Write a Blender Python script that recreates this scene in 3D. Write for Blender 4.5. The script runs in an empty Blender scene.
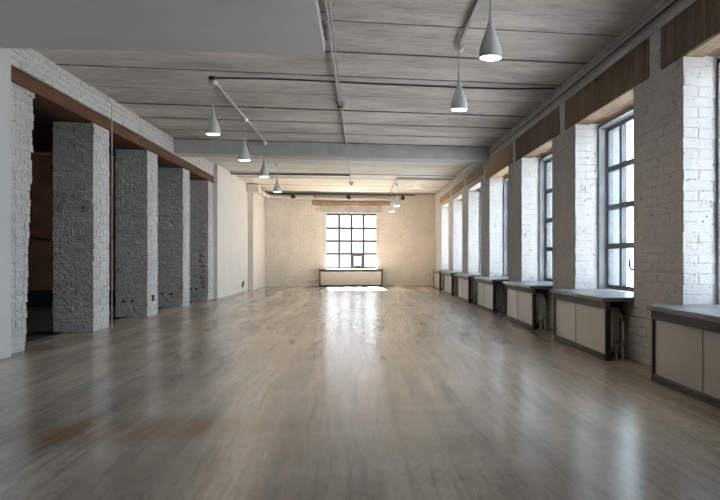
import bpy, math, random
from mathutils import Vector
R = random.Random(7)
C = bpy.context.scene.collection
SC = bpy.context.scene

# ---------------------------------------------------------------- camera
T = 0.175                                   # tan of the yaw; the lens is shifted back as in a rectified interior shot
cam_d = bpy.data.cameras.new('camera'); cam = bpy.data.objects.new('camera', cam_d); C.objects.link(cam)
cam.location = (0, 0, 1.0); cam.rotation_euler = (math.pi/2, 0, -math.atan(T))
cam_d.sensor_width = 36.0; cam_d.lens = 36.5
cam_d.shift_x = (360 - (362 + 730*T))/720; cam_d.shift_y = 8/720
cam_d.clip_start = .05; cam_d.clip_end = 300
SC.camera = cam
# ---------------------------------------------------------------- world / daylight
w = bpy.data.worlds.new('world'); SC.world = w; w.use_nodes = True
bg = w.node_tree.nodes['Background']; bg.inputs[0].default_value = (0.75, 0.85, 1.0, 1); bg.inputs[1].default_value = 10.8
# the sun stands behind the far wall and falls through the far window onto the floor below it
sd = bpy.data.lights.new('sun', 'SUN'); sd.energy = 900.0; sd.color = (1.0, .98, .97); sd.angle = math.radians(1.2)
sun = bpy.data.objects.new('sun', sd); C.objects.link(sun); sun.location = (-10, 60, 40)
sun.rotation_euler = Vector((.07, -1.0, -.68)).to_track_quat('-Z', 'Y').to_euler()
# ---------------------------------------------------------------- exposure
vs = SC.view_settings; vs.view_transform = 'Standard'; vs.look = 'None'; vs.exposure = 0.36; vs.gamma = 1.0; vs.use_curve_mapping = False
LAMP_W = 6.0                               # watts of each pendant
LAMP_COL = (1.0, 0.76, 0.50)

# ================================================================ materials
M = {}
def nt(name):
    m = bpy.data.materials.new(name); m.use_nodes = True; t = m.node_tree; t.nodes.clear()
    out = t.nodes.new('ShaderNodeOutputMaterial'); M[name] = m
    return m, t, out
def N(t, kind, **kw):
    n = t.nodes.new(kind)
    for k, v in kw.items():
        if k.startswith('i_'):
            key = k[2:]; key = int(key) if key.isdigit() else key.replace('_', ' ')
            n.inputs[key].default_value = v
        else: setattr(n, k, v)
    return n
def L(t, a, b): t.links.new(a, b)
def pos(t, scale=(1,1,1), rot=(0,0,0), loc=(0,0,0)):
    g = N(t, 'ShaderNodeNewGeometry'); mp = N(t, 'ShaderNodeMapping')
    mp.inputs['Scale'].default_value = scale; mp.inputs['Rotation'].default_value = rot; mp.inputs['Location'].default_value = loc
    L(t, g.outputs['Position'], mp.inputs['Vector']); return mp.outputs[0]
def noise(t, vec, scale, detail=4, rough=.55, dist=0):
    n = N(t, 'ShaderNodeTexNoise'); n.inputs['Scale'].default_value = scale; n.inputs['Detail'].default_value = detail
    n.inputs['Roughness'].default_value = rough; n.inputs['Distortion'].default_value = dist
    L(t, vec, n.inputs['Vector']); return n.outputs['Fac']
def ramp(t, fac, stops):
    r = N(t, 'ShaderNodeValToRGB'); e = r.color_ramp.elements
    while len(e) > 1: e.remove(e[-1])
    e[0].position = stops[0][0]; e[0].color = (*stops[0][1], 1) if not isinstance(stops[0][1], (int, float)) else (*(stops[0][1],)*3, 1)
    for p, c in stops[1:]:
        x = e.new(p); x.color = (*c, 1) if not isinstance(c, (int, float)) else (c, c, c, 1)
    L(t, fac, r.inputs[0]); return r.outputs[0]
def mix(t, fac, a, b, mode='MIX'):
    m = N(t, 'ShaderNodeMix', data_type='RGBA', blend_type=mode)
    for s, v in ((m.inputs[0], fac), (m.inputs[6], a), (m.inputs[7], b)):
        if hasattr(v, 'links'): L(t, v, s)
        elif isinstance(v, tuple): s.default_value = (*v, 1)
        else: s.default_value = v
    return m.outputs[2]
def bump(t, h, strength, dist=.01, nrm=None):
    b = N(t, 'ShaderNodeBump'); b.inputs['Strength'].default_value = strength; b.inputs['Distance'].default_value = dist
    L(t, h, b.inputs['Height'])
    if nrm: L(t, nrm, b.inputs['Normal'])
    return b.outputs[0]
def pbsdf(t, out, col, rough=.6, metal=0, nrm=None, spec=.5):
    p = N(t, 'ShaderNodeBsdfPrincipled')
    for k, v in (('Base Color', col), ('Roughness', rough)):
        if hasattr(v, 'links'): L(t, v, p.inputs[k])
        else: p.inputs[k].default_value = (*v, 1) if isinstance(v, tuple) else v
    p.inputs['Metallic'].default_value = metal; p.inputs['Specular IOR Level'].default_value = spec
    if nrm: L(t, nrm, p.inputs['Normal'])
    L(t, p.outputs[0], out.inputs[0]); return p
def simple(name, col, rough=.6, metal=0, var=.12, sc=6, bs=.15, bscale=40):
    m, t, out = nt(name); v = pos(t)
    c = mix(t, ramp(t, noise(t, v, sc), [(.3, 0.0), (.7, 1.0)]), tuple(x*(1-var) for x in col), tuple(min(1, x*(1+var)) for x in col))
    pbsdf(t, out, c, rough, metal, bump(t, noise(t, v, bscale), bs, .004)); return m
def brickpaint(name, base, dirt, amount, relief, rel_scale=22, spots=.5):
    """lime-washed brick: uneven white, flaked brown-grey specks, lumpy relief"""
    m, t, out = nt(name); v = pos(t)
    c = mix(t, ramp(t, noise(t, v, 2.2, 5), [(.3, 0.0), (.7, 1.0)]), tuple(x*.88 for x in base), base)
    f = ramp(t, noise(t, v, 17, 6, .7), [(.60-amount*.1, 0.0), (.70-amount*.08, 1.0)])
    g = ramp(t, noise(t, v, 2.6, 2), [(.45, 0.0), (.62, 1.0)])
    fm = mix(t, 1.0, f, g, 'MULTIPLY')
    c = mix(t, fm, c, dirt)
    sp = ramp(t, noise(t, v, 38, 2, .5), [(.70-.03*spots, 0.0), (.735-.03*spots, 1.0)])
    c = mix(t, sp, c, tuple(x*.35 for x in dirt))
    h = noise(t, v, rel_scale, 6, .62)
    pbsdf(t, out, c, .82, 0, bump(t, h, relief, .03 if relief < .8 else .05), .25); return m
WHITE = (.545, .53, .52)
brickpaint('brick_white', WHITE, (.26, .21, .18), .35, .35)
brickpaint('mortar_white', (.57, .555, .54), (.10, .08, .07), .7, .5)
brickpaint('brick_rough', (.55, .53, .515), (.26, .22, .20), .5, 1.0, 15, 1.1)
brickpaint('mortar_rough', (.50, .485, .475), (.14, .11, .10), .7, .9, 26, 1.0)
brickpaint('brick_lit', (.80, .755, .685), (.38, .28, .20), .1, .3)  # lighter, warmer copy of the white brick: far-end light put into its colour
brickpaint('mortar_lit', (.66, .60, .52), (.26, .19, .14), .8, .4)  # same warm light put into the mortar tone
simple('plaster', (.49, .485, .48), .75, 0, .04, 2.5, .10, 30)
simple('plaster_drop', (.44, .43, .42), .8, 0, .04, 1.2, .08, 30)
simple('plaster_warm', (.66, .63, .585), .75, 0, .04, 2.5, .10, 30)
simple('plaster_grey', (.40, .385, .36), .8, 0, .15, 5, .2, 30)
simple('beam_plaster', (.50, .49, .475), .8, 0, .10, 4, .2, 24)
simple('steel_black', (.030, .027, .027), .45, .3, .25, 20, .1)
simple('frame_grey', (.070, .077, .095), .45, 0, .12, 10, .08)
simple('frame_dark', (.05, .048, .052), .45, 0, .15, 10, .08)
simple('lining_grey', (.17, .175, .19), .6, 0, .12, 8, .12)
simple('radiator_white', (.55, .54, .52), .4, 0, .08, 8, .05)
simple('pipe_grey', (.34, .33, .32), .5, .2, .15, 10, .08)
simple('cable_dark', (.045, .042, .04), .6, 0, .2, 14, .1)
simple('conduit_pale', (.44, .43, .41), .5, 0, .1, 14, .1)
simple('lamp_white', (.58, .60, .60), .30, 0, .02, 4, .0)
simple('brass', (.5, .36, .16), .35, .8, .1, 20, .05)
simple('red', (.26, .035, .028), .5, 0, .1, 20, .05)
simple('socket', (.035, .022, .018), .5, 0, .1, 20, .05)
simple('bare_brick', (.30, .225, .195), .9, 0, .3, 20, .6)
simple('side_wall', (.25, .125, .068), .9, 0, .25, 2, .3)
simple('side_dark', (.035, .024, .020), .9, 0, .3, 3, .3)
simple('joint_dark', (.14, .125, .11), .95, 0, .5, 5, .6, 25)
simple('rubble', (.11, .095, .08), .95, 0, .4, 14, 1.0, 25)
simple('ground_pale', (.05, .051, .054), .9, 0, .1, .4, .1)
simple('outer_wall', (.17, .185, .185), .9, 0, .08, 2, .3)
def wood(name, a, b, axis, rough=.6, sc=7, rel=.35):
    m, t, out = nt(name); s = [14, 14, 14]; s[axis] = .9
    v = pos(t, tuple(s)); f = noise(t, v, 1.6, 7, .65, .6)
    v2 = pos(t); g = noise(t, v2, 1.7, 3)
    c = mix(t, ramp(t, f, [(.32, 0.0), (.68, 1.0)]), a, b)
    c = mix(t, ramp(t, g, [(.35, 0.0), (.75, .55)]), c, tuple(x*.55 for x in a))
    pbsdf(t, out, c, rough, 0, bump(t, f, rel, .006), .12 if rough > .7 else .5); return m
wood('lintel_wood', (.095, .066, .046), (.27, .195, .14), 2, .85, rel=.6)
wood('lintel_tan', (.25, .165, .10), (.42, .30, .19), 2, .85, rel=.6)
wood('lintel_inner', (.13, .085, .055), (.25, .17, .115), 1, .85)
wood('beam_wood', (.066, .026, .013), (.135, .058, .031), 1, .8)
wood('sill_wood', (.14, .145, .165), (.24, .25, .28), 1, .35)  # bluish grey base has the sky reflection put into it
wood('rail_wood', (.055, .047, .044), (.12, .103, .095), 1, .55)

def concrete(name, a, b, c3, light=0.0):
    """board-marked ceiling concrete, streaks run across the room (X)"""
    m, t, out = nt(name)
    s = noise(t, pos(t, (1.8, 4.2, 1)), 1.0, 7, .72, .6); s2 = noise(t, pos(t, (.55, 1.1, 1)), 1.0, 5, .6); s3 = noise(t, pos(t, (2.6, 11, 1)), 1.3, 6, .7)
    c = mix(t, ramp(t, s, [(.32, 0.0), (.66, 1.0)]), a, b)
    c = mix(t, ramp(t, s2, [(.42, 0.0), (.64, .8)]), c, c3)
    c = mix(t, ramp(t, s3, [(.34, .5), (.46, 0.0)]), c, tuple(x*.55 for x in a))
    pbsdf(t, out, c, .72, 0, bump(t, s, .35, .012), .3); return m
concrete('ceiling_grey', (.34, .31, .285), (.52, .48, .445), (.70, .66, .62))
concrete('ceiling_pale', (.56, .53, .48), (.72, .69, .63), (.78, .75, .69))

def floor_mat():
    m, t, out = nt('floor_polished')
    wob = N(t, 'ShaderNodeTexNoise'); wob.inputs['Scale'].default_value = .16; wob.inputs['Detail'].default_value = 2
    g = N(t, 'ShaderNodeNewGeometry'); L(t, g.outputs['Position'], wob.inputs['Vector'])
    wv = N(t, 'ShaderNodeVectorMath', operation='MULTIPLY_ADD'); wv.inputs[1].default_value = (.85, .2, 0)
    L(t, wob.outputs['Color'], wv.inputs[0]); L(t, g.outputs['Position'], wv.inputs[2])
    def st(sx, sy, rz=0):
        mp = N(t, 'ShaderNodeMapping'); mp.inputs['Scale'].default_value = (sx, sy, 1); mp.inputs['Rotation'].default_value = (0, 0, rz)
        L(t, wv.outputs[0], mp.inputs[0]); return mp.outputs[0]
    big = noise(t, pos(t, (.65, .33, 1)), 1.0, 4, .6)
    s1 = noise(t, st(2.2, .12, .05), 1.0, 6, .62)
    s2 = noise(t, st(7.0, .28, -.03), 1.0, 5, .6)
    s3 = noise(t, st(26, .7, .02), 1.0, 3, .55)
    cross = noise(t, pos(t, (.35, 2.2, 1)), 1.0, 3, .5)
    c = mix(t, ramp(t, s1, [(.38, 0.0), (.62, 1.0)]), (.21, .185, .158), (.58, .52, .425))
    c = mix(t, ramp(t, big, [(.38, 0.0), (.60, .7)]), c, (.30, .245, .18))
    c = mix(t, ramp(t, cross, [(.46, 0.0), (.66, .5)]), c, (.41, .375, .325))
    c = mix(t, ramp(t, s2, [(.30, .6), (.44, 0.0)]), c, (.125, .110, .102))
    c = mix(t, ramp(t, s2, [(.58, 0.0), (.74, .5)]), c, (.56, .52, .45))
    c = mix(t, ramp(t, s3, [(.30, .50), (.48, 0.0)]), c, (.16, .14, .125))
    fine = noise(t, pos(t, (14, 5, 1)), 1.5, 6, .7)
    c = mix(t, ramp(t, fine, [(.34, .45), (.5, 0.0)]), c, (.15, .13, .115))
    scr = noise(t, st(55, 1.6, .25), 1.0, 2, .5)
    c = mix(t, ramp(t, scr, [(.70, 0.0), (.76, .5)]), c, (.62, .58, .52))
    # the rusty stain left of the middle
    vv = N(t, 'ShaderNodeMapping'); vv.inputs['Location'].default_value = (1.38*1.05, -4.55*1.9, 0); vv.inputs['Scale'].default_value = (1.05, 1.9, 0)
    L(t, g.outputs['Position'], vv.inputs[0])
    gr = N(t, 'ShaderNodeTexGradient', gradient_type='SPHERICAL'); L(t, vv.outputs[0], gr.inputs[0])
    sm = mix(t, 1.0, ramp(t, gr.outputs['Fac'], [(.0, 0.0), (.6, 1.0)]), ramp(t, s2, [(.3, 1.0), (.7, .25)]), 'MULTIPLY')
    c = mix(t, sm, c, (.21, .105, .030))
    h = mix(t, .5, s1, s2)
    b1 = bump(t, s2, .03, .01)
    rg = ramp(t, mix(t, .5, s1, cross), [(.3, .20), (.7, .262)])
    pbsdf(t, out, c, rg, 0, b1, .5)
floor_mat()

def glass(name, tint, gloss=.10):
    m, t, out = nt(name)
    tr = N(t, 'ShaderNodeBsdfTransparent'); tr.inputs[0].default_value = (*tint, 1)
    gl = N(t, 'ShaderNodeBsdfGlossy'); gl.inputs['Roughness'].default_value = .03
    lw = N(t, 'ShaderNodeLayerWeight'); pw = N(t, 'ShaderNodeMath', operation='POWER'); pw.inputs[1].default_value = 4.0; L(t, lw.outputs['Facing'], pw.inputs[0])
    fr = N(t, 'ShaderNodeMath', operation='MULTIPLY_ADD'); fr.inputs[1].default_value = .55; fr.inputs[2].default_value = .03; L(t, pw.outputs[0], fr.inputs[0])
    mx = N(t, 'ShaderNodeMixShader'); L(t, fr.outputs[0], mx.inputs[0]); L(t, tr.outputs[0], mx.inputs[1]); L(t, gl.outputs[0], mx.inputs[2])
    L(t, mx.outputs[0], out.inputs[0])
glass('pane_glass', (.93, .96, .95)); glass('pane_dimmed', (.58, .555, .53))  # far panes tinted dark and warm to tone down the window light
def poly():
    """translucent ribbed polycarbonate"""
    m, t, out = nt('polycarbonate')
    wv = N(t, 'ShaderNodeTexWave', wave_type='BANDS', bands_direction='Z'); wv.inputs['Scale'].default_value = 26; L(t, pos(t), wv.inputs[0])
    n = bump(t, wv.outputs['Fac'], .35, .006, bump(t, noise(t, pos(t, (1, 6, 6)), 3, 3), .25, .02))
    p = N(t, 'ShaderNodeBsdfPrincipled'); p.inputs['Base Color'].default_value = (.93, .89, .84, 1); p.inputs['Roughness'].default_value = .28
    p.inputs['Metallic'].default_value = .15
    L(t, n, p.inputs['Normal'])
    tl = N(t, 'ShaderNodeBsdfTranslucent'); tl.inputs[0].default_value = (.8, .77, .72, 1)
    tp = N(t, 'ShaderNodeBsdfTransparent'); tp.inputs[0].default_value = (.9, .88, .85, 1)
    m1 = N(t, 'ShaderNodeMixShader'); m1.inputs[0].default_value = .30; L(t, p.outputs[0], m1.inputs[1]); L(t, tl.outputs[0], m1.inputs[2])
    m2 = N(t, 'ShaderNodeMixShader'); m2.inputs[0].default_value = .22; L(t, m1.outputs[0], m2.inputs[1]); L(t, tp.outputs[0], m2.inputs[2])
    L(t, m2.outputs[0], out.inputs[0])
poly()
def emit(name, col, s):
    m, t, out = nt(name); e = N(t, 'ShaderNodeEmission'); e.inputs[0].default_value = (*col, 1); e.inputs[1].default_value = s; L(t, e.outputs[0], out.inputs[0])
emit('bulb', (1.0, .90, .74), 9.0)

# ================================================================ mesh helpers
class MB:
    def __init__(s): s.v = []; s.f = []
    def add(s, v, f):
        o = len(s.v); s.v += [tuple(x) for x in v]; s.f += [tuple(i+o for i in q) for q in f]; return s
    def box(s, x0, x1, y0, y1, z0, z1):
        v = [(x, y, z) for z in (z0, z1) for y in (y0, y1) for x in (x0, x1)]
        return s.add(v, [(0,2,3,1), (4,5,7,6), (0,1,5,4), (2,6,7,3), (0,4,6,2), (1,3,7,5)])
    def cbox(s, x0, x1, y0, y1, z0, z1, b=.006, j=0.0):
        """chamfered box: 24 verts, 26 faces; j jitters the corners"""
        v, f = cham(((x1-x0)/2, (y1-y0)/2, (z1-z0)/2), b, j); c = ((x0+x1)/2, (y0+y1)/2, (z0+z1)/2)
        return s.add([(a+c[0], d+c[1], e+c[2]) for a, d, e in v], f)
    def prism(s, pts, z0, z1):
        n = len(pts); v = [(x, y, z0) for x, y in pts] + [(x, y, z1) for x, y in pts]
        return s.add(v, [tuple(range(n-1, -1, -1)), tuple(range(n, 2*n))] + [(i, (i+1) % n, n+(i+1) % n, n+i) for i in range(n)])
    def tube(s, pts, r, n=8):
        pts = [Vector(p) for p in pts]; rings = []
        for i, p in enumerate(pts):
            d = (pts[min(i+1, len(pts)-1)] - pts[max(i-1, 0)]).normalized()
            a = d.orthogonal().normalized() if abs(d.z) > .9 else d.cross(Vector((0, 0, 1))).normalized()
            if abs(d.z) > .9: a = (Vector((1, 0, 0)) - d*d.x).normalized()
            b = d.cross(a); rings.append([p + (a*math.cos(2*math.pi*k/n) + b*math.sin(2*math.pi*k/n))*r for k in range(n)])
        v = [q for rr in rings for q in rr]; f = []
        for i in range(len(pts)-1):
            f += [(i*n+k, i*n+(k+1) % n, (i+1)*n+(k+1) % n, (i+1)*n+k) for k in range(n)]
        f += [tuple(range(n-1, -1, -1)), tuple((len(pts)-1)*n+k for k in range(n))]
        return s.add(v, f)
    def lathe(s, prof, c=(0, 0, 0), n=28, axis='z'):
        v = []
        for r, z in prof:
            for k in range(n):
                a = 2*math.pi*k/n
                p = (r*math.cos(a), r*math.sin(a), z) if axis == 'z' else ((r*math.cos(a), z, r*math.sin(a)) if axis == 'y' else (z, r*math.cos(a), r*math.sin(a)))
                v.append((c[0]+p[0], c[1]+p[1], c[2]+p[2]))
        f = [(i*n+k, i*n+(k+1) % n, (i+1)*n+(k+1) % n, (i+1)*n+k) for i in range(len(prof)-1) for k in range(n)]
        return s.add(v, f)
    def mesh(s, name, mat, base=(0, 0, 0), smooth=False):
        me = bpy.data.meshes.new(name); me.from_pydata([(a-base[0], b-base[1], c-base[2]) for a, b, c in s.v], [], s.f); me.update()
        if mat: me.materials.append(M[mat])
        if smooth:
            me.polygons.foreach_set('use_smooth', [True]*len(me.polygons))
            try: me.set_sharp_from_angle(angle=math.radians(40))
            except Exception: pass
        return me
    def obj(s, name, mat, parent=None, base=None, smooth=False):
        """one mesh object; world coordinates in, origin at base"""
        if base is None:
            base = W(parent) if parent else bottom(s.v)
        o = bpy.data.objects.new(name, s.mesh(name, mat, base, smooth)); C.objects.link(o); WP[o.name] = Vector(base)
        o.location = Vector(base) - (W(parent) if parent else Vector((0, 0, 0)))
        if parent: o.parent = parent
        return o
WP = {}
def W(o): return WP[o.name]
def bottom(v):
    xs, ys, zs = zip(*v); return ((min(xs)+max(xs))/2, (min(ys)+max(ys))/2, min(zs))
CH_DIRS = None
def cham(h, b, j=0.0):
    b = min(b, *(x*.45 for x in h)); v = []; idx = {}
    for ax in range(3):
        for sg in (-1, 1):
            for su in (-1, 1):
                for sw in (-1, 1):
                    u, w_ = (ax+1) % 3, (ax+2) % 3; p = [0, 0, 0]; p[ax] = sg*h[ax]; p[u] = su*(h[u]-b); p[w_] = sw*(h[w_]-b)
                    idx[(ax, sg, su, sw)] = len(v); v.append([q + (R.uniform(-j, j) if j else 0) for q in p])
    def at(ax, s3):                      # vertex on face ax of the corner with signs s3
        u, w_ = (ax+1) % 3, (ax+2) % 3; return idx[(ax, s3[ax], s3[u], s3[w_])]
    f = []
    def orient(q):
        a, b_, c = (Vector(v[i]) for i in q[:3]); n = (b_-a).cross(c-a); m = sum((Vector(v[i]) for i in q), Vector())/len(q)
        return q if n.dot(m) >= 0 else tuple(reversed(q))
    for ax in range(3):
        for sg in (-1, 1):
            f.append(orient((idx[(ax, sg, -1, -1)], idx[(ax, sg, 1, -1)], idx[(ax, sg, 1, 1)], idx[(ax, sg, -1, 1)])))
    for ax in range(3):                  # edges along ax join faces u and w
        u, w_ = (ax+1) % 3, (ax+2) % 3
        for su in (-1, 1):
            for sw in (-1, 1):
                s0 = [0]*3; s0[u] = su; s0[w_] = sw; s1 = list(s0); s0[ax] = -1; s1[ax] = 1
                f.append(orient((at(u, s0), at(u, s1), at(w_, s1), at(w_, s0))))
    for sx in (-1, 1):
        for sy in (-1, 1):
            for sz in (-1, 1): f.append(orient(tuple(at(a, (sx, sy, sz)) for a in range(3))))
    return [tuple(p) for p in v], f
def empty(name, loc):
    o = bpy.data.objects.new(name, None); C.objects.link(o); o.location = loc; WP[o.name] = Vector(loc); o.empty_display_size = .1; return o
def tag(o, label, cat=None, group=None, kind=None):
    o['label'] = label
    if cat: o['category'] = cat
    if group: o['group'] = group
    if kind: o['kind'] = kind
    return o
BM = {}
def brick(parent, box, mat, name='brick', jit=.003, b=.005, rough=.002):
    """a brick of its own; six shared shapes for each size and material"""
    x0, x1, y0, y1, z0, z1 = box
    size = tuple(round(q/.005)*.005 for q in (x1-x0, y1-y0, z1-z0)); k = (size, mat, R.randrange(6))
    if k not in BM:
        mb = MB(); v, f = cham([q/2 for q in size], b, rough); mb.add(v, f); BM[k] = mb.mesh(name, mat)
    o = bpy.data.objects.new(name, BM[k]); C.objects.link(o)
    c = Vector(((x0+x1)/2 + R.uniform(-jit, jit), (y0+y1)/2 + R.uniform(-jit, jit), (z0+z1)/2 + R.uniform(-.002, .002)))
    o.location = c - W(parent); o.parent = parent
    o.rotation_euler = tuple(R.uniform(-.006, .006) for _ in range(3)); return o
def bricks(parent, boxes, mat, mode, name='brick', jit=.003, b=.005, rough=.002):
    if not boxes: return
    if mode == 'each':
        for q in boxes: brick(parent, q, mat, name, jit, b, rough)
    else:
        mb = MB()
        for q in boxes:
            j = [R.uniform(-jit, jit) for _ in range(3)]
            mb.cbox(q[0]+j[0], q[1]+j[0], q[2]+j[1], q[3]+j[1], q[4], q[5], b, rough*.7)
        o = mb.obj('brickwork', mat, parent); o['kind'] = 'stuff'; return o
CH = .0865; GAP = .004                       # brick course height and joint

# ================================================================ dimensions
H = 3.30; YF = 26.5; YB = -7.0; XR = 2.615; XRO = 3.27; XL = -3.585
PW = 1.12; OP = 1.98; PITCH = 3.10
def pier_y(k): return 5.67 + PITCH*k         # near edge of pier k = far jamb of window k

# ================================================================ floor
m = MB().box(-3.93, XRO, YB, YF+.65, -.15, 0); fl = m.obj('floor', 'floor_polished'); tag(fl, 'polished streaky tan concrete floor of the long hall', 'floor', kind='structure')
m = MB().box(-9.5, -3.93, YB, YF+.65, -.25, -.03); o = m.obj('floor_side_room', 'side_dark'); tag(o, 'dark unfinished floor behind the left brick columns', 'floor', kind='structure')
m = MB().box(-80, 120, -80, 160, -4.2, -4.0); o = m.obj('ground', 'ground_pale'); tag(o, 'grey ground outside far below the windows', 'ground', kind='structure')

# ================================================================ ceiling of concrete planks
m = MB().box(-9.5, XRO, YB, YF+.65, H+.05, H+.25); ce = m.obj('ceiling', 'ceiling_grey'); tag(ce, 'board-marked concrete plank ceiling, bare grey in front and paler beyond the beam', 'ceiling', kind='structure')
PM = {}
y = YB; i = 0; step = 1.1
y = 7.24 - step*12
while y < YF:
    mat = 'ceiling_pale' if y > 15.2 else 'ceiling_grey'  # paler planks past the beam
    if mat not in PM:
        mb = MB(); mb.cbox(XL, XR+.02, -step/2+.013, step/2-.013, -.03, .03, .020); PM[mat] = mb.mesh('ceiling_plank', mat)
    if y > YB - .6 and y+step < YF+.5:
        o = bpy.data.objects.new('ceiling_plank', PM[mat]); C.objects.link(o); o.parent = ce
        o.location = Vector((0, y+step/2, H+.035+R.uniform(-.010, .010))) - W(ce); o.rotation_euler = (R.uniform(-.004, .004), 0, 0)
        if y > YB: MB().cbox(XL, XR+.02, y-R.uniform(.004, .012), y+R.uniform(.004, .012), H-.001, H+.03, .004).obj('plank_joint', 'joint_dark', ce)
    y += step
# transverse downstand beam
m = MB().cbox(-3.62, XR+.02, 14.95, 15.52, 3.03, H+.045, .012); o = m.obj('ceiling_beam', 'beam_plaster'); tag(o, 'grey rendered concrete beam crossing the ceiling from wall to wall', 'beam', kind='structure')
# dropped plasterboard ceiling near left
pts = [(-3.56, YB), (-.35, YB), (-.375, 7.62), (-3.56, 7.95)]
m = MB().prism(pts, 3.075, H+.02); o = m.obj('dropped_ceiling', 'plaster_drop'); tag(o, 'smooth dropped plasterboard ceiling slab overhead at the left', 'ceiling', kind='structure')
# strip of broken masonry between the dropped ceiling and the conduits
rb = MB().box(-.37, -.335, 2.0, 7.58, 3.21, 3.30).obj('rough_ceiling_strip', 'rubble'); tag(rb, 'strip of broken brown masonry along the dropped ceiling edge', 'masonry', kind='structure')
y = 2.0
while y < 7.4:
    l = R.uniform(.14, .26); brick(rb, (-.372, -.322+R.uniform(-.012, .006), y, y+l-.02, 3.20+R.uniform(-.02, .01), 3.285), 'rubble', 'broken_brick', .004, .012, .008); y += l

# ================================================================ right wall
m = MB()
m.box(XR+.012, XRO, YB, YF, -.2, .585)                       # masonry under the windows
m.box(XR+.012, XRO, YB, YF, 3.05, H+.04)                      # masonry over the lintels
wr = m.obj('wall_right', 'mortar_white', base=(XR, 10, 0)); tag(wr, 'whitewashed brick wall with a row of windows along the right', 'wall', kind='structure')
far_first = 4
for k in range(-1, 7):
    y0 = pier_y(k); y1 = y0 + PW if k < 6 else YF
    if k == -1: y0 = YB
    cream = False
    bm, mm = 'brick_white', 'mortar_white'
    core = MB().box(XR+.004, XRO, y0+.004, y1-.004, .585, 3.05).obj('pier', mm, wr, base=(XR+.3, (y0+y1)/2, 0))
    vis, hid = [], []
    nc = int(3.05/CH)
    yl0, yl1 = y0+.45, y1-.40                                  # where the lintels leave masonry free
    for c in range(nc+1):
        z0 = c*CH + GAP/2; z1 = z0 + CH - GAP
        top = z0 > 2.62
        if z1 > H: break
        a, b_ = (yl0, yl1) if (top and z0 < 3.02) else (y0, y1)
        if k == 6 and top: a, b_ = yl0, y1
        if z0 > 3.02: break
        y = a; first = True
        while y < b_-.03:
            if first: l = .13 if c % 2 == 0 else .26
            else: l = .26
            l = min(l, b_-y)
            if b_-y-l < .05: l = b_-y
            dpt = .26 if (first and c % 2 == 0) else .13
            vis.append((XR, XR+dpt, y+GAP/2 if not first else y, y+l-GAP/2, z0, z1)); y += l; first = False
        if not top:                                            # jambs
            x = XR+.26+GAP if c % 2 == 0 else XR+.13+GAP
            while x < 2.95:
                l = min(.26 if (c % 2) else .13, 2.99-x); vis.append((x, x+l-GAP, y0, y0+.13, z0, z1)); x += l
            x = XR+.13+GAP
            while x < 2.95:
                l = min(.26, 2.99-x); hid.append((x, x+l-GAP, y1-.13, y1, z0, z1)); x += l
    each = k in (0, 1)
    bricks(core, vis, bm, 'each' if each else 'stuff')
    bricks(core, hid, bm, 'stuff')
    o = MB().box(3.05, XRO+.012, y0-.004, y1+.004, -.2, H).obj('outer_masonry', 'outer_wall', wr)
# masonry under the windows and over the lintels: joined courses
mb = []
for k in range(0, 7):
    ya, yb = pier_y(k)-OP, pier_y(k)
    for c in range(7):
        z0 = c*CH+GAP/2; y = ya - (0 if c % 2 else .13)
        while y < yb:
            a, b_ = max(y, ya), min(y+.26, yb)
            if b_-a > .03: mb.append((XR, XR+.13, a+GAP/2, b_-GAP/2, z0, min(z0+CH-GAP, .58)))
            y += .26
bricks(wr, mb, 'brick_white', 'stuff')
top_each, top_rest = [], []
for c in range(3):
    z0 = 3.05 + c*.084; y = 2.0 - (0 if c % 2 else .13)
    while y < YF-.05:
        q = (XR, XR+.13, y+GAP/2, min(y+.26, YF-.04)-GAP/2, z0+.003, z0+.079)
        (top_each if 5.2 < y < 8.6 else top_rest).append(q); y += .26
bricks(wr, top_each, 'brick_white', 'each'); bricks(wr, top_rest, 'brick_white', 'stuff')
# lintels
for k in range(0, 7):
    ya, yb = pier_y(k)-OP-.40, pier_y(k)+.45
    li = MB().cbox(XR-.012, XR+.19, ya, yb, 2.665 if k < 4 else 2.84, 3.045, .012, .004).obj('lintel', 'lintel_wood' if k < 3 else 'lintel_tan', wr)  # far lintels are a lighter copy, warm light put into the wood colour
    MB().cbox(XR+.20, XRO, ya, yb, 2.68, 3.04, .012, .003).obj('inner_lintel', 'lintel_inner', wr)
    if k >= 4: MB().cbox(XR-.004, XR+.20, pier_y(k)-OP-.02, pier_y(k)+.05, 2.70, 2.84, .008, .003).obj('lintel_render', 'plaster_grey', wr)

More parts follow.
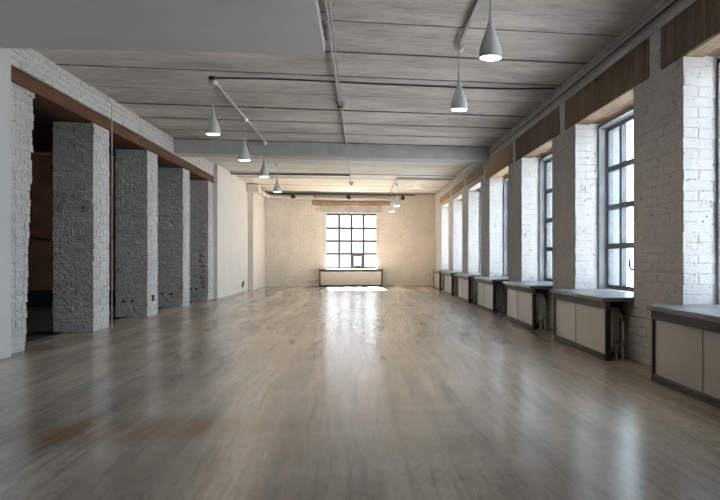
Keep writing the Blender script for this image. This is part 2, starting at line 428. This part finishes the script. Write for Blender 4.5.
# ================================================================ windows
ORD = ['nearest', 'second', 'third', 'fourth', 'fifth', 'sixth', 'seventh']
def window(n, label, fmat, place, width=1.976, z0=.615, z1=2.655, lining=.10, gm='pane_glass', b=.033, F=.055):
    """local frame: u across (left to right seen from inside), d towards outside; place(u, d, z) -> world"""
    def wb(u0, u1, d0, d1, a, b_):
        p, q = place(u0, d0, a), place(u1, d1, b_)
        return [min(p[0], q[0]), max(p[0], q[0]), min(p[1], q[1]), max(p[1], q[1]), min(p[2], q[2]), max(p[2], q[2])]
    root = empty('window_%d' % n, place(0, .08, z0)); tag(root, label, 'window', kind='structure')
    h = width/2
    mb = MB()
    for q in ((-h, -h+.03, 0, lining, z0, z1), (h-.03, h, 0, lining, z0, z1), (-h, h, 0, lining, z1-.03, z1)): mb.box(*wb(*q))
    mb.obj('lining', 'lining_grey' if fmat == 'frame_grey' else 'plaster_warm', root)
    mb = MB(); g = h-.03
    for q in ((-g, -g+F, lining, lining+.07, z0, z1-.03), (g-F, g, lining, lining+.07, z0, z1-.03), (-g+F, g-F, lining, lining+.07, z0, z0+F), (-g+F, g-F, lining, lining+.07, z1-.03-F, z1-.03)): mb.cbox(*wb(*q), .006)
    mb.obj('frame', fmat, root)
    u0, u1, za, zb = -g+F, g-F, z0+F, z1-.03-F
    du, dz = (u1-u0)/4, (zb-za)/4
    for i in range(1, 4):
        MB().cbox(*wb(u0+du*i-b, u0+du*i+b, lining-.010, lining+.068, za, zb), .006).obj('glazing_bar', fmat, root)
        MB().cbox(*wb(u0, u1, lining-.004, lining+.064, za+dz*i-b, za+dz*i+b), .006).obj('glazing_bar', fmat, root)
    for i in range(4):
        for j in range(4):
            e = 0.002
            MB().box(*wb(u0+du*i+e, u0+du*(i+1)-e, lining+.034, lining+.040, za+dz*j+e, za+dz*(j+1)-e)).obj('pane', gm, root)
    # opening vent: third light of the bottom row
    a0, a1, c0, c1 = u0+du*2+b, u0+du*3-b, za, za+dz-b; s = .05
    mb = MB()
    for q in ((a0, a0+s, c0, c1), (a1-s, a1, c0, c1), (a0+s, a1-s, c0, c0+s), (a0+s, a1-s, c1-s, c1)): mb.cbox(*wb(q[0], q[1], lining-.012, lining+.05, q[2], q[3]), .005)
    v = mb.obj('vent_casement', fmat, root)
    zc = (c0+c1)/2 - .02; hp = [(a0+.02, -.014), (a0+.02, -.055), (a0+.01, -.075)]
    pts = [place(a0+.022, lining-.012, zc), place(a0+.022, lining-.05, zc), place(a0+.022, lining-.075, zc+.012), place(a0+.022, lining-.085, zc+.04), place(a0+.022, lining-.082, zc+.12)]
    MB().tube(pts, .014).obj('handle', 'steel_black', v, smooth=True)
    return root
XW = 2.915
for k in range(0, 7):
    yc = pier_y(k) - OP/2
    lab = 'grey sixteen-pane window in the right brick wall, %s from the camera' % ORD[k]
    window(k+1, lab, 'frame_grey', lambda u, d, z, yc=yc: (XW+d, yc-u, z))
FXC = -.375
window(8, 'bright sixteen-pane dark-framed window in the cream far wall', 'frame_dark', lambda u, d, z: (FXC+u, YF+.10+d, z), 1.94, .615, 2.63, gm='pane_dimmed', b=.040, F=.075)

# ================================================================ sills, radiator screens, radiators
def screen_set(k):
    y1 = pier_y(k); y0 = y1-OP; w_ = ORD[k] if k >= 0 else None
    tail = '%s in the right-hand row' % w_ if w_ else 'beside the camera on the right'
    s = MB().cbox(2.30, XR+.02, y0-.02, y1+.02, .575, .615, .005); s.cbox(XR+.02, XW+.03, y0+.003, y1-.003, .575, .615, .003)
    o = s.obj('window_sill', 'sill_wood'); tag(o, 'dark board sill over a radiator screen, %s' % tail, 'sill', 'sills along the right wall')
    r = empty('radiator_screen', (2.36, (y0+y1)/2, 0)); tag(r, 'ribbed translucent radiator screen in a black frame, %s' % tail, 'screen', 'radiator screens along the right wall')
    xf = 2.335
    for a in (y0+.005, y1-.045): MB().cbox(xf, xf+.05, a, a+.04, 0, .50, .003).obj('post', 'steel_black', r)
    MB().cbox(xf-.006, xf+.044, y0+.006, y1-.006, .502, .574, .004).obj('top_rail', 'rail_wood', r)
    MB().cbox(xf-.004, xf+.046, y0+.046, y1-.046, .004, .055, .004).obj('bottom_rail', 'rail_wood', r)
    ym = (y0+y1)/2 + .1
    for a, b_ in ((y0+.046, ym-.002), (ym+.002, y1-.046)): MB().box(xf+.018, xf+.024, a, b_, .056, .501).obj('panel', 'polycarbonate', r)
    MB().box(xf+.012, xf+.017, ym-.005, ym+.005, .056, .501).obj('joint_strip', 'conduit_pale', r)
    q = empty('radiator', (2.50, (y0+y1)/2, .08)); tag(q, 'white sectional radiator half hidden behind the screen, %s' % tail, 'radiator', 'radiators along the right wall')
    ry0, ry1 = y0+.17, y1-.25; n = 16
    for i in range(n):
        a = ry0 + (ry1-ry0)*i/n; MB().cbox(2.455, 2.545, a+.006, a+(ry1-ry0)/n-.006, .10, .50, .014).obj('section', 'radiator_white', q)
    mb = MB()
    for z in (.14, .46): mb.tube([(2.50, ry0-.015, z), (2.50, ry1+.01, z)], .018)
    mb.obj('header_pipe', 'radiator_white', q, smooth=True)
    pts = [(2.50, ry0-.015, .46), (2.50, ry0-.06, .455), (2.52, ry0-.10, .42), (2.53, ry0-.11, .37), (2.53, ry0-.11, .02), (2.53, ry0-.11, 0.0)]
    MB().tube(pts, .014).obj('supply_pipe', 'radiator_white', q, smooth=True)
    MB().tube([(2.50, ry0-.015, .14), (2.50, ry0-.07, .14), (2.47, ry0-.09, .12), (2.47, ry0-.09, 0)], .014).obj('return_pipe', 'radiator_white', q, smooth=True)
    MB().lathe([(.0, -.03), (.02, -.03), (.022, 0), (.02, .035), (0, .035)], (2.47, ry0-.09, .10), 10).obj('valve', 'pipe_grey', q, smooth=True)
    MB().lathe([(.0, -.02), (.024, -.02), (.026, 0), (.022, .03), (0, .03)], (2.53, ry0-.11, .16), 10).obj('valve', 'pipe_grey', q, smooth=True)
for k in range(0, 7): screen_set(k)
# the far one
y1 = YF; yf = YF-.30; x0, x1 = FXC-1.10, FXC+1.10
o = MB().cbox(x0-.02, x1+.02, yf-.02, YF+.12, .575, .612, .005).obj('window_sill', 'sill_wood'); tag(o, 'thin dark sill board under the bright far window', 'sill')
r = empty('radiator_screen', (FXC, yf+.02, 0)); tag(r, 'black-framed glassy radiator screen under the far window', 'screen')
for a in (x0, x1-.045): MB().cbox(a, a+.045, yf, yf+.045, 0, .52, .003).obj('post', 'steel_black', r)
MB().cbox(x0, x1, yf, yf+.045, .522, .574, .003).obj('top_rail', 'steel_black', r)
MB().cbox(x0+.046, x1-.046, yf, yf+.045, .004, .045, .003).obj('bottom_rail', 'steel_black', r)
n = 5
for i in range(n):
    a = x0+.046+(x1-x0-.092)*i/n; b_ = x0+.046+(x1-x0-.092)*(i+1)/n
    MB().box(a+.003, b_-.003, yf+.018, yf+.024, .046, .521).obj('panel', 'polycarbonate', r)
    if i in (2,): pass
q = empty('radiator', (FXC, YF-.13, .06)); tag(q, 'white four-panel radiator behind the far glass screen', 'radiator')
for i in range(4):
    a = FXC-.86 + .42*i; MB().cbox(a, a+.40, YF-.16, YF-.09, .06, .44, .02).obj('section', 'radiator_white', q)
mb = MB()
for z in (.10, .39): mb.tube([(FXC-.9, YF-.125, z), (FXC+.86, YF-.125, z)], .016)
mb.obj('header_pipe', 'radiator_white', q, smooth=True)
MB().tube([(FXC+.86, YF-.125, .39), (FXC+.95, YF-.125, .39), (FXC+.98, YF-.125, .36), (FXC+.98, YF-.125, 0)], .014).obj('supply_pipe', 'pipe_grey', q, smooth=True)

# ================================================================ far wall
wx0, wx1 = FXC-1.0, FXC+1.0
m = MB()
m.box(-9.5, wx0+.01, YF+.010, YF+.55, -.2, H+.04); m.box(wx1-.01, XRO, YF+.010, YF+.55, -.2, H+.04)
m.box(wx0+.01, wx1-.01, YF+.010, YF+.55, -.2, .57); m.box(wx0+.01, wx1-.01, YF+.010, YF+.55, 2.66, H+.04)
wf = m.obj('wall_far', 'mortar_lit', base=(0, YF, 0)); tag(wf, 'brick end wall around the bright window, its cream tone holding the warm light', 'wall', kind='structure')
bs = []
for c in range(38):
    z0 = c*CH+GAP/2; x = -3.45 - (0 if c % 2 else .13)
    if z0+CH > H+.03: break
    while x < XR:
        a, b_ = x, min(x+.26, XR)
        for s0, s1 in (((a, b_),) if (z0 < .50 or z0 > 2.62) else ((a, min(b_, wx0)), (max(a, wx1), b_))):
            if z0 > 2.62 and z0 < 3.0 and s1 > FXC-1.05 and s0 < FXC+1.05: continue
            if s1-s0 > .04: bs.append((s0+GAP/2, s1-GAP/2, YF, YF+.12, z0, z0+CH-GAP))
        x += .26
bricks(wf, bs, 'brick_lit', 'stuff', jit=.005, b=.010)
for s in (wx0-.001, wx1-.119):
    MB().box(s, s+.12, YF+.004, YF+.56, .58, 2.66).obj('window_jamb', 'plaster_warm', wf)
MB().cbox(FXC-1.37, FXC+1.37, YF-.03, YF+.12, 2.875, 3.025, .03, .022).obj('lintel', 'lintel_tan', wf)
MB().cbox(FXC-1.08, FXC+1.08, YF-.006, YF+.14, 2.625, 2.872, .006).obj('lintel_render', 'plaster_grey', wf)
# back wall behind the camera
o = MB().box(-3.6, XRO, YB-.3, YB, -.2, H+.04).obj('wall_back', 'plaster_grey'); tag(o, 'plain plastered wall behind the camera', 'wall', kind='structure')

# ================================================================ left side
wl = MB().box(-3.95, -3.51, YB, 8.14, -.2, H).obj('wall_left', 'plaster', base=(-3.7, 2, 0)); tag(wl, 'smooth pale plaster wall at the near left edge', 'wall', kind='structure')
wp = MB().box(-4.1, -3.49, 18.80, 23.6, -.2, H+.03).obj('wall_left_far', 'plaster_warm', base=(-3.7, 21, 0)); tag(wp, 'smooth white plaster partition beyond the brick columns', 'wall', kind='structure')
o = MB().box(-4.1, -3.33, 23.61, YF+.02, -.2, H+.03).obj('wall_left_end', 'plaster_warm', base=(-3.7, 25, 0)); tag(o, 'pale plaster wall step at the far left corner', 'wall', kind='structure')
# masonry over the long timber
wu = MB().box(-4.05, XL-.012, 8.14, 18.80, 3.03, H+.04).obj('wall_left_upper', 'mortar_white', base=(-3.7, 13, 3.0)); tag(wu, 'band of whitewashed brick between the brown beam and the ceiling', 'wall', kind='structure')
near, rest = [], []
for c in range(4):
    z0 = 3.012 + c*.074; y = 8.15 + (0 if c % 2 else -.13)
    while y < 18.78:
        a, b_ = max(y, 8.15), min(y+.26, 18.79)
        if b_-a > .04: (near if y < 14 else rest).append((XL-.13, XL, a+GAP/2, b_-GAP/2, z0+.003, z0+.070))
        y += .26
bricks(wu, near, 'brick_white', 'each', jit=.005); bricks(wu, rest, 'brick_white', 'stuff', jit=.005)
bt = MB().cbox(-3.86, XL+.012, 8.16, 18.79, 2.835, 2.995, .008, .0).obj('timber_beam', 'beam_wood'); tag(bt, 'long brown timber beam lying across the left brick columns', 'beam')
MB().cbox(-4.11, -3.865, 8.16, 18.79, 2.85, 2.99, .008).obj('rear_timber', 'side_dark', bt)
def column(y0, y1, x0, x1, label, near=False, lean=0.0):
    base = ((x0+x1)/2, (y0+y1)/2, 0); TOP = 2.833; yb = y1
    core = MB().box(x0+.004, x1-.004, y0+.004, y1-.004-lean-(.02 if lean else 0), 0, TOP).obj('brick_column', 'mortar_rough', None, base)
    tag(core, label, 'column', 'whitewashed brick columns on the left')
    front, side, hid = [], [], []
    c = 0
    while c*CH < TOP-.04:
        z0 = c*CH+GAP/2; z1 = min(z0+CH-GAP, TOP-.003); odd = c % 2
        y1 = yb - lean*(1-z0/TOP) + (R.uniform(-.02, .02) if lean else 0)
        def run(a, b_, l0, l):
            out = []; p = a; f = True
            while p < b_-.03:
                s = l0 if f else l; s = min(s, b_-p)
                if b_-p-s < .06: s = b_-p
                out.append((p+GAP/2 if not f else p, p+s-GAP/2 if p+s < b_-.001 else p+s)); p += s; f = False
            return out
        d = .26 if odd else .13
        xs = run(x0, x1, .26 if odd else .13, .26 if odd else .13)
        for a, b_ in xs:
            dd = .13 if odd else .26
            front.append((a, b_, y0, y0+dd-GAP, z0, z1)); hid.append((a, b_, y1-.10, y1, z0, z1))
        dd = .13 if odd else .26
        for a, b_ in run(y0+dd, y1-.003-.10, .13 if odd else .26, .13 if odd else .26):
            side.append((x1-.12, x1, a+GAP/2, b_, z0, z1)); hid.append((x0, x0+.12, a+GAP/2, b_, z0, z1))
        side.append((x1-.12, x1, y1-.10+GAP/2, y1, z0, z1))
        c += 1
    if near:
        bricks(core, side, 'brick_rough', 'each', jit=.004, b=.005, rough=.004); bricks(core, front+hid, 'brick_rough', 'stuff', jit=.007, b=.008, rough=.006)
    else:
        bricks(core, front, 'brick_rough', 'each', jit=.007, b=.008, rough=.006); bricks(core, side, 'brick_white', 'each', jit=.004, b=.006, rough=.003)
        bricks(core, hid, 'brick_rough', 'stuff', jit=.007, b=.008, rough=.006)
    return core
column(8.145, 8.86, -4.05, XL, 'rough whitewashed brick pier adjoining the smooth near-left wall', True, .22)
cols = []
for (a, b_, lab) in ((10.67, 11.30, 'largest square whitewashed brick column on the left'), (13.20, 13.83, 'second whitewashed brick column from the left, with a black socket low down'),
                     (15.70, 16.28, 'third whitewashed brick column from the left'), (18.17, 18.79, 'farthest whitewashed brick column, touching the smooth partition')):
    cols.append(column(a, b_, -4.09, XL, lab))
# exposed red brick streak on the last column, holes and sockets
for i in range(9):
    z = .15+.125*i; e_ = .02*i/9; brick(cols[3], (-3.77+R.uniform(-.05, .05)+e_, -3.68+R.uniform(-.04, .04)+e_, 18.158, 18.21, z, z+R.uniform(.05, .125)), 'bare_brick', 'bare_patch', .003, .012, .008)
for y_, x_, col in ((13.20, -3.82, 1), (13.20, -3.96, 1), (15.70, -3.98, 2), (15.70, -3.80, 2), (18.17, -3.98, 3), (18.17, -3.85, 3)):
    MB().lathe([(0, -.014), (.020, -.014), (.024, -.010), (.024, .04)], (x_, y_, .27), 14, 'y').obj('back_box', 'socket', cols[col], smooth=True)
MB().cbox(XL-.01, XL+.022, 13.46, 13.57, .25, .36, .006).obj('socket', 'steel_black', cols[1])
so = empty('wall_socket', (-3.49, 22.55, .20)); tag(so, 'brown double socket low on the smooth left partition', 'socket')
for dy in (0, .17): MB().lathe([(0, .035), (.045, .035), (.06, .025), (.065, 0)], (-3.49, 22.5+dy, .19+dy*.4), 16, 'x').obj('socket_plate', 'socket', so, smooth=True)
# side room behind the columns
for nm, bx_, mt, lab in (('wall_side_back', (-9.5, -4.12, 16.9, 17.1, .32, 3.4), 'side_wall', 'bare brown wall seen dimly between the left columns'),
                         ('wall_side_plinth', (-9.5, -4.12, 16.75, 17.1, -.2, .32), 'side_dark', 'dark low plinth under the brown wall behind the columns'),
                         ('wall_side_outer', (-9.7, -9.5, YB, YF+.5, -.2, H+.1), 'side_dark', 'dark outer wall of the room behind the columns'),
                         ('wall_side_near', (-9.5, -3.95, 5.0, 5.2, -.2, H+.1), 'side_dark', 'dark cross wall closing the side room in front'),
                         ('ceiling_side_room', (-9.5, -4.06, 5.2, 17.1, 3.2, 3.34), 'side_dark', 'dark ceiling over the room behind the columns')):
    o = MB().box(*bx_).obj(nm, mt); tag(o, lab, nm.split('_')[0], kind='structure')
o = MB().cbox(-9.5, -4.10, 11.32, 11.55, 2.50, 2.85, .01).obj('cross_timber', 'side_wall'); tag(o, 'brown timber crossing the dark side room behind the largest column', 'beam')
o = MB().tube([(-9.4, 16.6, 1.75), (-8, 16.6, 1.52), (-6.9, 16.6, 1.47), (-6.6, 16.6, 1.40), (-6.2, 16.6, 1.38), (-5.0, 16.6, 1.45), (-4.4, 16.6, 1.6)], .028).obj('hanging_cable', 'cable_dark', smooth=True); tag(o, 'black cable slung along the brown wall behind the columns', 'cable')

# ================================================================ pendants
def pendant(x, y, label, group, top=H-.04, bot=2.58, power=1.0):
    r = empty('pendant_lamp', (x, y, bot)); tag(r, label, 'lamp', group)
    MB().lathe([(0, top-.065), (.03, top-.062), (.05, top-.045), (.056, top-.01), (.056, top)], (x, y, 0), 18).obj('canopy', 'lamp_white', r, smooth=True)
    MB().tube([(x, y, bot+.36), (x, y, top-.06)], .0045, 6).obj('cord', 'conduit_pale', r)
    out = [(.0, .385), (.009, .384), (.010, .36), (.013, .325), (.019, .285), (.030, .24), (.046, .19), (.064, .14), (.079, .10), (.088, .065), (.0915, .035), (.090, .012), (.087, 0)]
    inn = [(.082, .0), (.084, .02), (.084, .05)]
    s = MB().lathe([(a, bot+b_) for a, b_ in out+inn], (x, y, 0), 32).obj('shade', 'lamp_white', r, smooth=True)
    MB().lathe([(0, bot+.027), (.083, bot+.027)], (x, y, 0), 28).obj('diffuser', 'bulb', r)
    ld = bpy.data.lights.new('pendant_light', 'AREA'); ld.shape = 'DISK'; ld.size = .15; ld.energy = LAMP_W*power; ld.color = LAMP_COL
    lo = bpy.data.objects.new('pendant_light', ld); C.objects.link(lo); lo.parent = r; lo.location = (0, 0, .024)
    return r
XA = -1.875
GL, GR = 'pendant lamps of the left row', 'pendant lamps of the right row'
pendant(XA, 9.80, 'lit white bell pendant, nearest lamp of the left row', GL)
pendant(XA, 12.33, 'lit white bell pendant, second lamp of the left row', GL)
pendant(XA, 14.77, 'white bell pendant just before the ceiling beam, third of the left row', GL)
pendant(-2.0, 18.1, 'smallest white bell pendant of the left row, beyond the ceiling beam', GL)
pendant(1.0, 5.68, 'largest lit white bell pendant, upper right of the middle', GR)
pendant(1.02, 7.73, 'lit white bell pendant hanging below the end of the right track', GR)
pendant(1.05, 22.3, 'small lit bell pendant in front of the far wall, the nearer of two', GR)
pendant(1.0, 25.0, 'small pale bell pendant closest to the far wall pipe', GR, power=1.0)

# ================================================================ conduits and pipes
def run(name, pts, r, mat, label, cat='conduit', n=8):
    o = MB().tube(pts, r, n).obj(name, mat, smooth=True); return tag(o, label, cat)
zc = H-.022
t = empty('lamp_track', (XA, 12, zc)); tag(t, 'white lamp track under the ceiling feeding the left row of pendants', 'track')
MB().cbox(XA-.016, XA+.016, 9.74, 14.93, zc-.016, zc+.012, .004).obj('rail', 'conduit_pale', t)
MB().cbox(XA-.03, XA+.03, 9.68, 9.76, zc-.02, zc+.016, .004).obj('feed_end', 'steel_black', t)
t = empty('lamp_track', (1.0, 4, zc)); tag(t, 'dark lamp track under the ceiling feeding the right row of pendants', 'track')
MB().cbox(1.0, 1.034, 1.0, 7.76, zc-.016, zc+.012, .004).obj('rail', 'pipe_grey', t)
run('ceiling_cable', [(XA, 9.72, zc)] + [(XA+.36*i, 9.72-.06*math.sin(i*.55)-.012*i, zc+.004*math.sin(i)) for i in range(1, 12)] + [(XR-.06, 9.5, zc)], .012, 'cable_dark', 'dark cable wavering across the grey ceiling from the left lamp track', 'cable')
XS = -.315
run('sprinkler_conduit', [(XS+.005, 2.0, H-.04), (XS-.015, 10.9, H-.04)], .012, 'pipe_grey', 'left of two grey conduits running down the ceiling middle')
run('sprinkler_conduit', [(XS+.04, 2.0, H-.03), (XS+.02, 10.9, H-.03)], .010, 'pipe_grey', 'right of two grey conduits running down the ceiling middle')
for y_, lab in ((10.95, 'red alarm sounder at the end of the twin conduits'), (22.4, 'small red sounder hanging under the pale far ceiling')):
    a = empty('alarm_sounder', (XS, y_, H-.13)); tag(a, lab, 'alarm')
    MB().cbox(XS-.07, XS+.07, y_-.06, y_+.06, H-.065, H-.005, .008).obj('back_plate', 'pipe_grey', a)
    MB().lathe([(0, H-.105), (.035, H-.102), (.045, H-.09), (.045, H-.066)], (XS, y_, 0), 18).obj('dome', 'red', a, smooth=True)
run('ceiling_conduit', [(XS, 11.02, H-.018), (XS+.01, 14.94, H-.018)], .014, 'pipe_grey', 'thin conduit from the red sounder to the ceiling beam')
run('ceiling_conduit', [(XS, 15.53, H-.018), (XS, 22.33, H-.018)], .012, 'conduit_pale', 'thin conduit beyond the beam leading to the far sounder')
run('cross_conduit', [(-3.49, 20.6, H-.03), (-2.2, 20.5, H-.025), (XS-.02, 20.45, H-.025)], .02, 'cable_dark', 'dark conduit crossing the pale far ceiling from the left partition')
run('cross_conduit', [(XR-.04, 20.9, H-.03), (1.04, 20.95, H-.03), (.98, 21.0, H-.03), (.97, 21.3, H-.03), (.97, 24.9, H-.03)], .022, 'pipe_grey', 'bent conduit feeding the far pair of pendants')
run('column_conduit', [(-3.3, 10.9, H-.01), (-3.50, 11.02, H-.015), (-3.555, 11.10, H-.05), (-3.560, 11.33, H-.07), (-3.562, 11.34, H-.12), (-3.562, 11.34, 0.0)], .007, 'conduit_pale', 'thin conduit dropping down the far edge of the largest column')
for i, (dx, z_, rr, mt) in enumerate(((.020, 3.205, .011, 'pipe_grey'), (.022, 3.175, .013, 'conduit_pale'), (.018, 3.148, .009, 'cable_dark'))):
    run('wall_cable', [(XR-dx-.012, 2.0, z_), (XR-dx-.012, 14.5, z_), (XR-dx-.012, 14.93, z_-.0)], rr, mt, 'cable of the bundle along the top of the right wall, %s' % ('uppermost', 'thick pale middle one', 'thin dark lowest one')[i], 'cable')
run('wall_cable', [(XR-.02, 15.53, 3.24), (XR-.02, 19.1, 3.25), (XR-.02, 26.2, 3.255)], .018, 'pipe_grey', 'thin cable along the top of the right wall beyond the beam', 'cable')
# duct at the far end
du = empty('vent_duct', (-3.2, YF-.12, 3.1)); tag(du, 'pale pipe duct turning from the left wall along the top of the far wall', 'duct')
MB().tube([(-3.24, 23.95, 3.14), (-3.24, 26.0, 3.14), (-3.22, 26.25, 3.14), (-3.12, 26.38, 3.14), (-2.9, 26.40, 3.14), (-1.65, 26.40, 3.14)], .075, 14).obj('pipe', 'plaster_warm', du, smooth=True)
MB().tube([(-1.63, 26.41, 3.13), (1.15, 26.41, 3.13)], .05, 12).obj('thin_pipe', 'conduit_pale', du, smooth=True)
for y_ in (24.5, 25.5): MB().lathe([(.076, -.02), (.086, -.02), (.086, .02), (.076, .02)], (-3.24, y_, 3.14), 16, 'y').obj('pipe_clamp', 'pipe_grey', du, smooth=True)
MB().lathe([(.05, -.02), (.085, -.02), (.085, .02), (.05, .02)], (-1.64, 26.40, 3.135), 16, 'x').obj('pipe_clamp', 'pipe_grey', du, smooth=True)
MB().cbox(-3.50, -3.14, 23.40, 23.95, 3.03, 3.27, .01).obj('duct_box', 'plaster_warm', du)
run('far_cable', [(-3.2, YF-.05, 3.262), (-1, YF-.05, 3.258), (1.9, YF-.05, 3.262)], .02, 'cable_dark', 'dark cable line where the far wall meets the ceiling', 'cable')
for x_, lab in ((-2.36, 'left'), (-.46, 'middle'), (1.43, 'right')):
    s = empty('spot_fitting', (x_, YF-.2, 3.1)); tag(s, 'small dark round fitting on the far wall pipe, %s one of three' % lab, 'fitting', 'dark fittings along the far pipe')
    MB().lathe([(0, -.09), (.05, -.09), (.075, -.075), (.08, 0), (.07, .06)], (x_, YF-.27, 3.14), 18, 'y').obj('body', 'socket', s, smooth=True)
    MB().cbox(x_-.015, x_+.015, YF-.28, YF-.07, 3.222, 3.24, .003).obj('bracket', 'steel_black', s)

# portals help the sampler find the windows; they emit nothing
def portal(loc, rot, sx, sy):
    ld = bpy.data.lights.new('window_portal', 'AREA'); ld.shape = 'RECTANGLE'; ld.size = sx; ld.size_y = sy; ld.cycles.is_portal = True
    o = bpy.data.objects.new('window_portal', ld); C.objects.link(o); o.location = loc; o.rotation_euler = rot
for k in range(0, 7): portal((XRO+.03, pier_y(k)-OP/2, 1.64), (0, math.pi/2, 0), 2.1, 2.0)
portal((FXC, YF+.6, 1.64), (-math.pi/2, 0, 0), 2.0, 2.1)
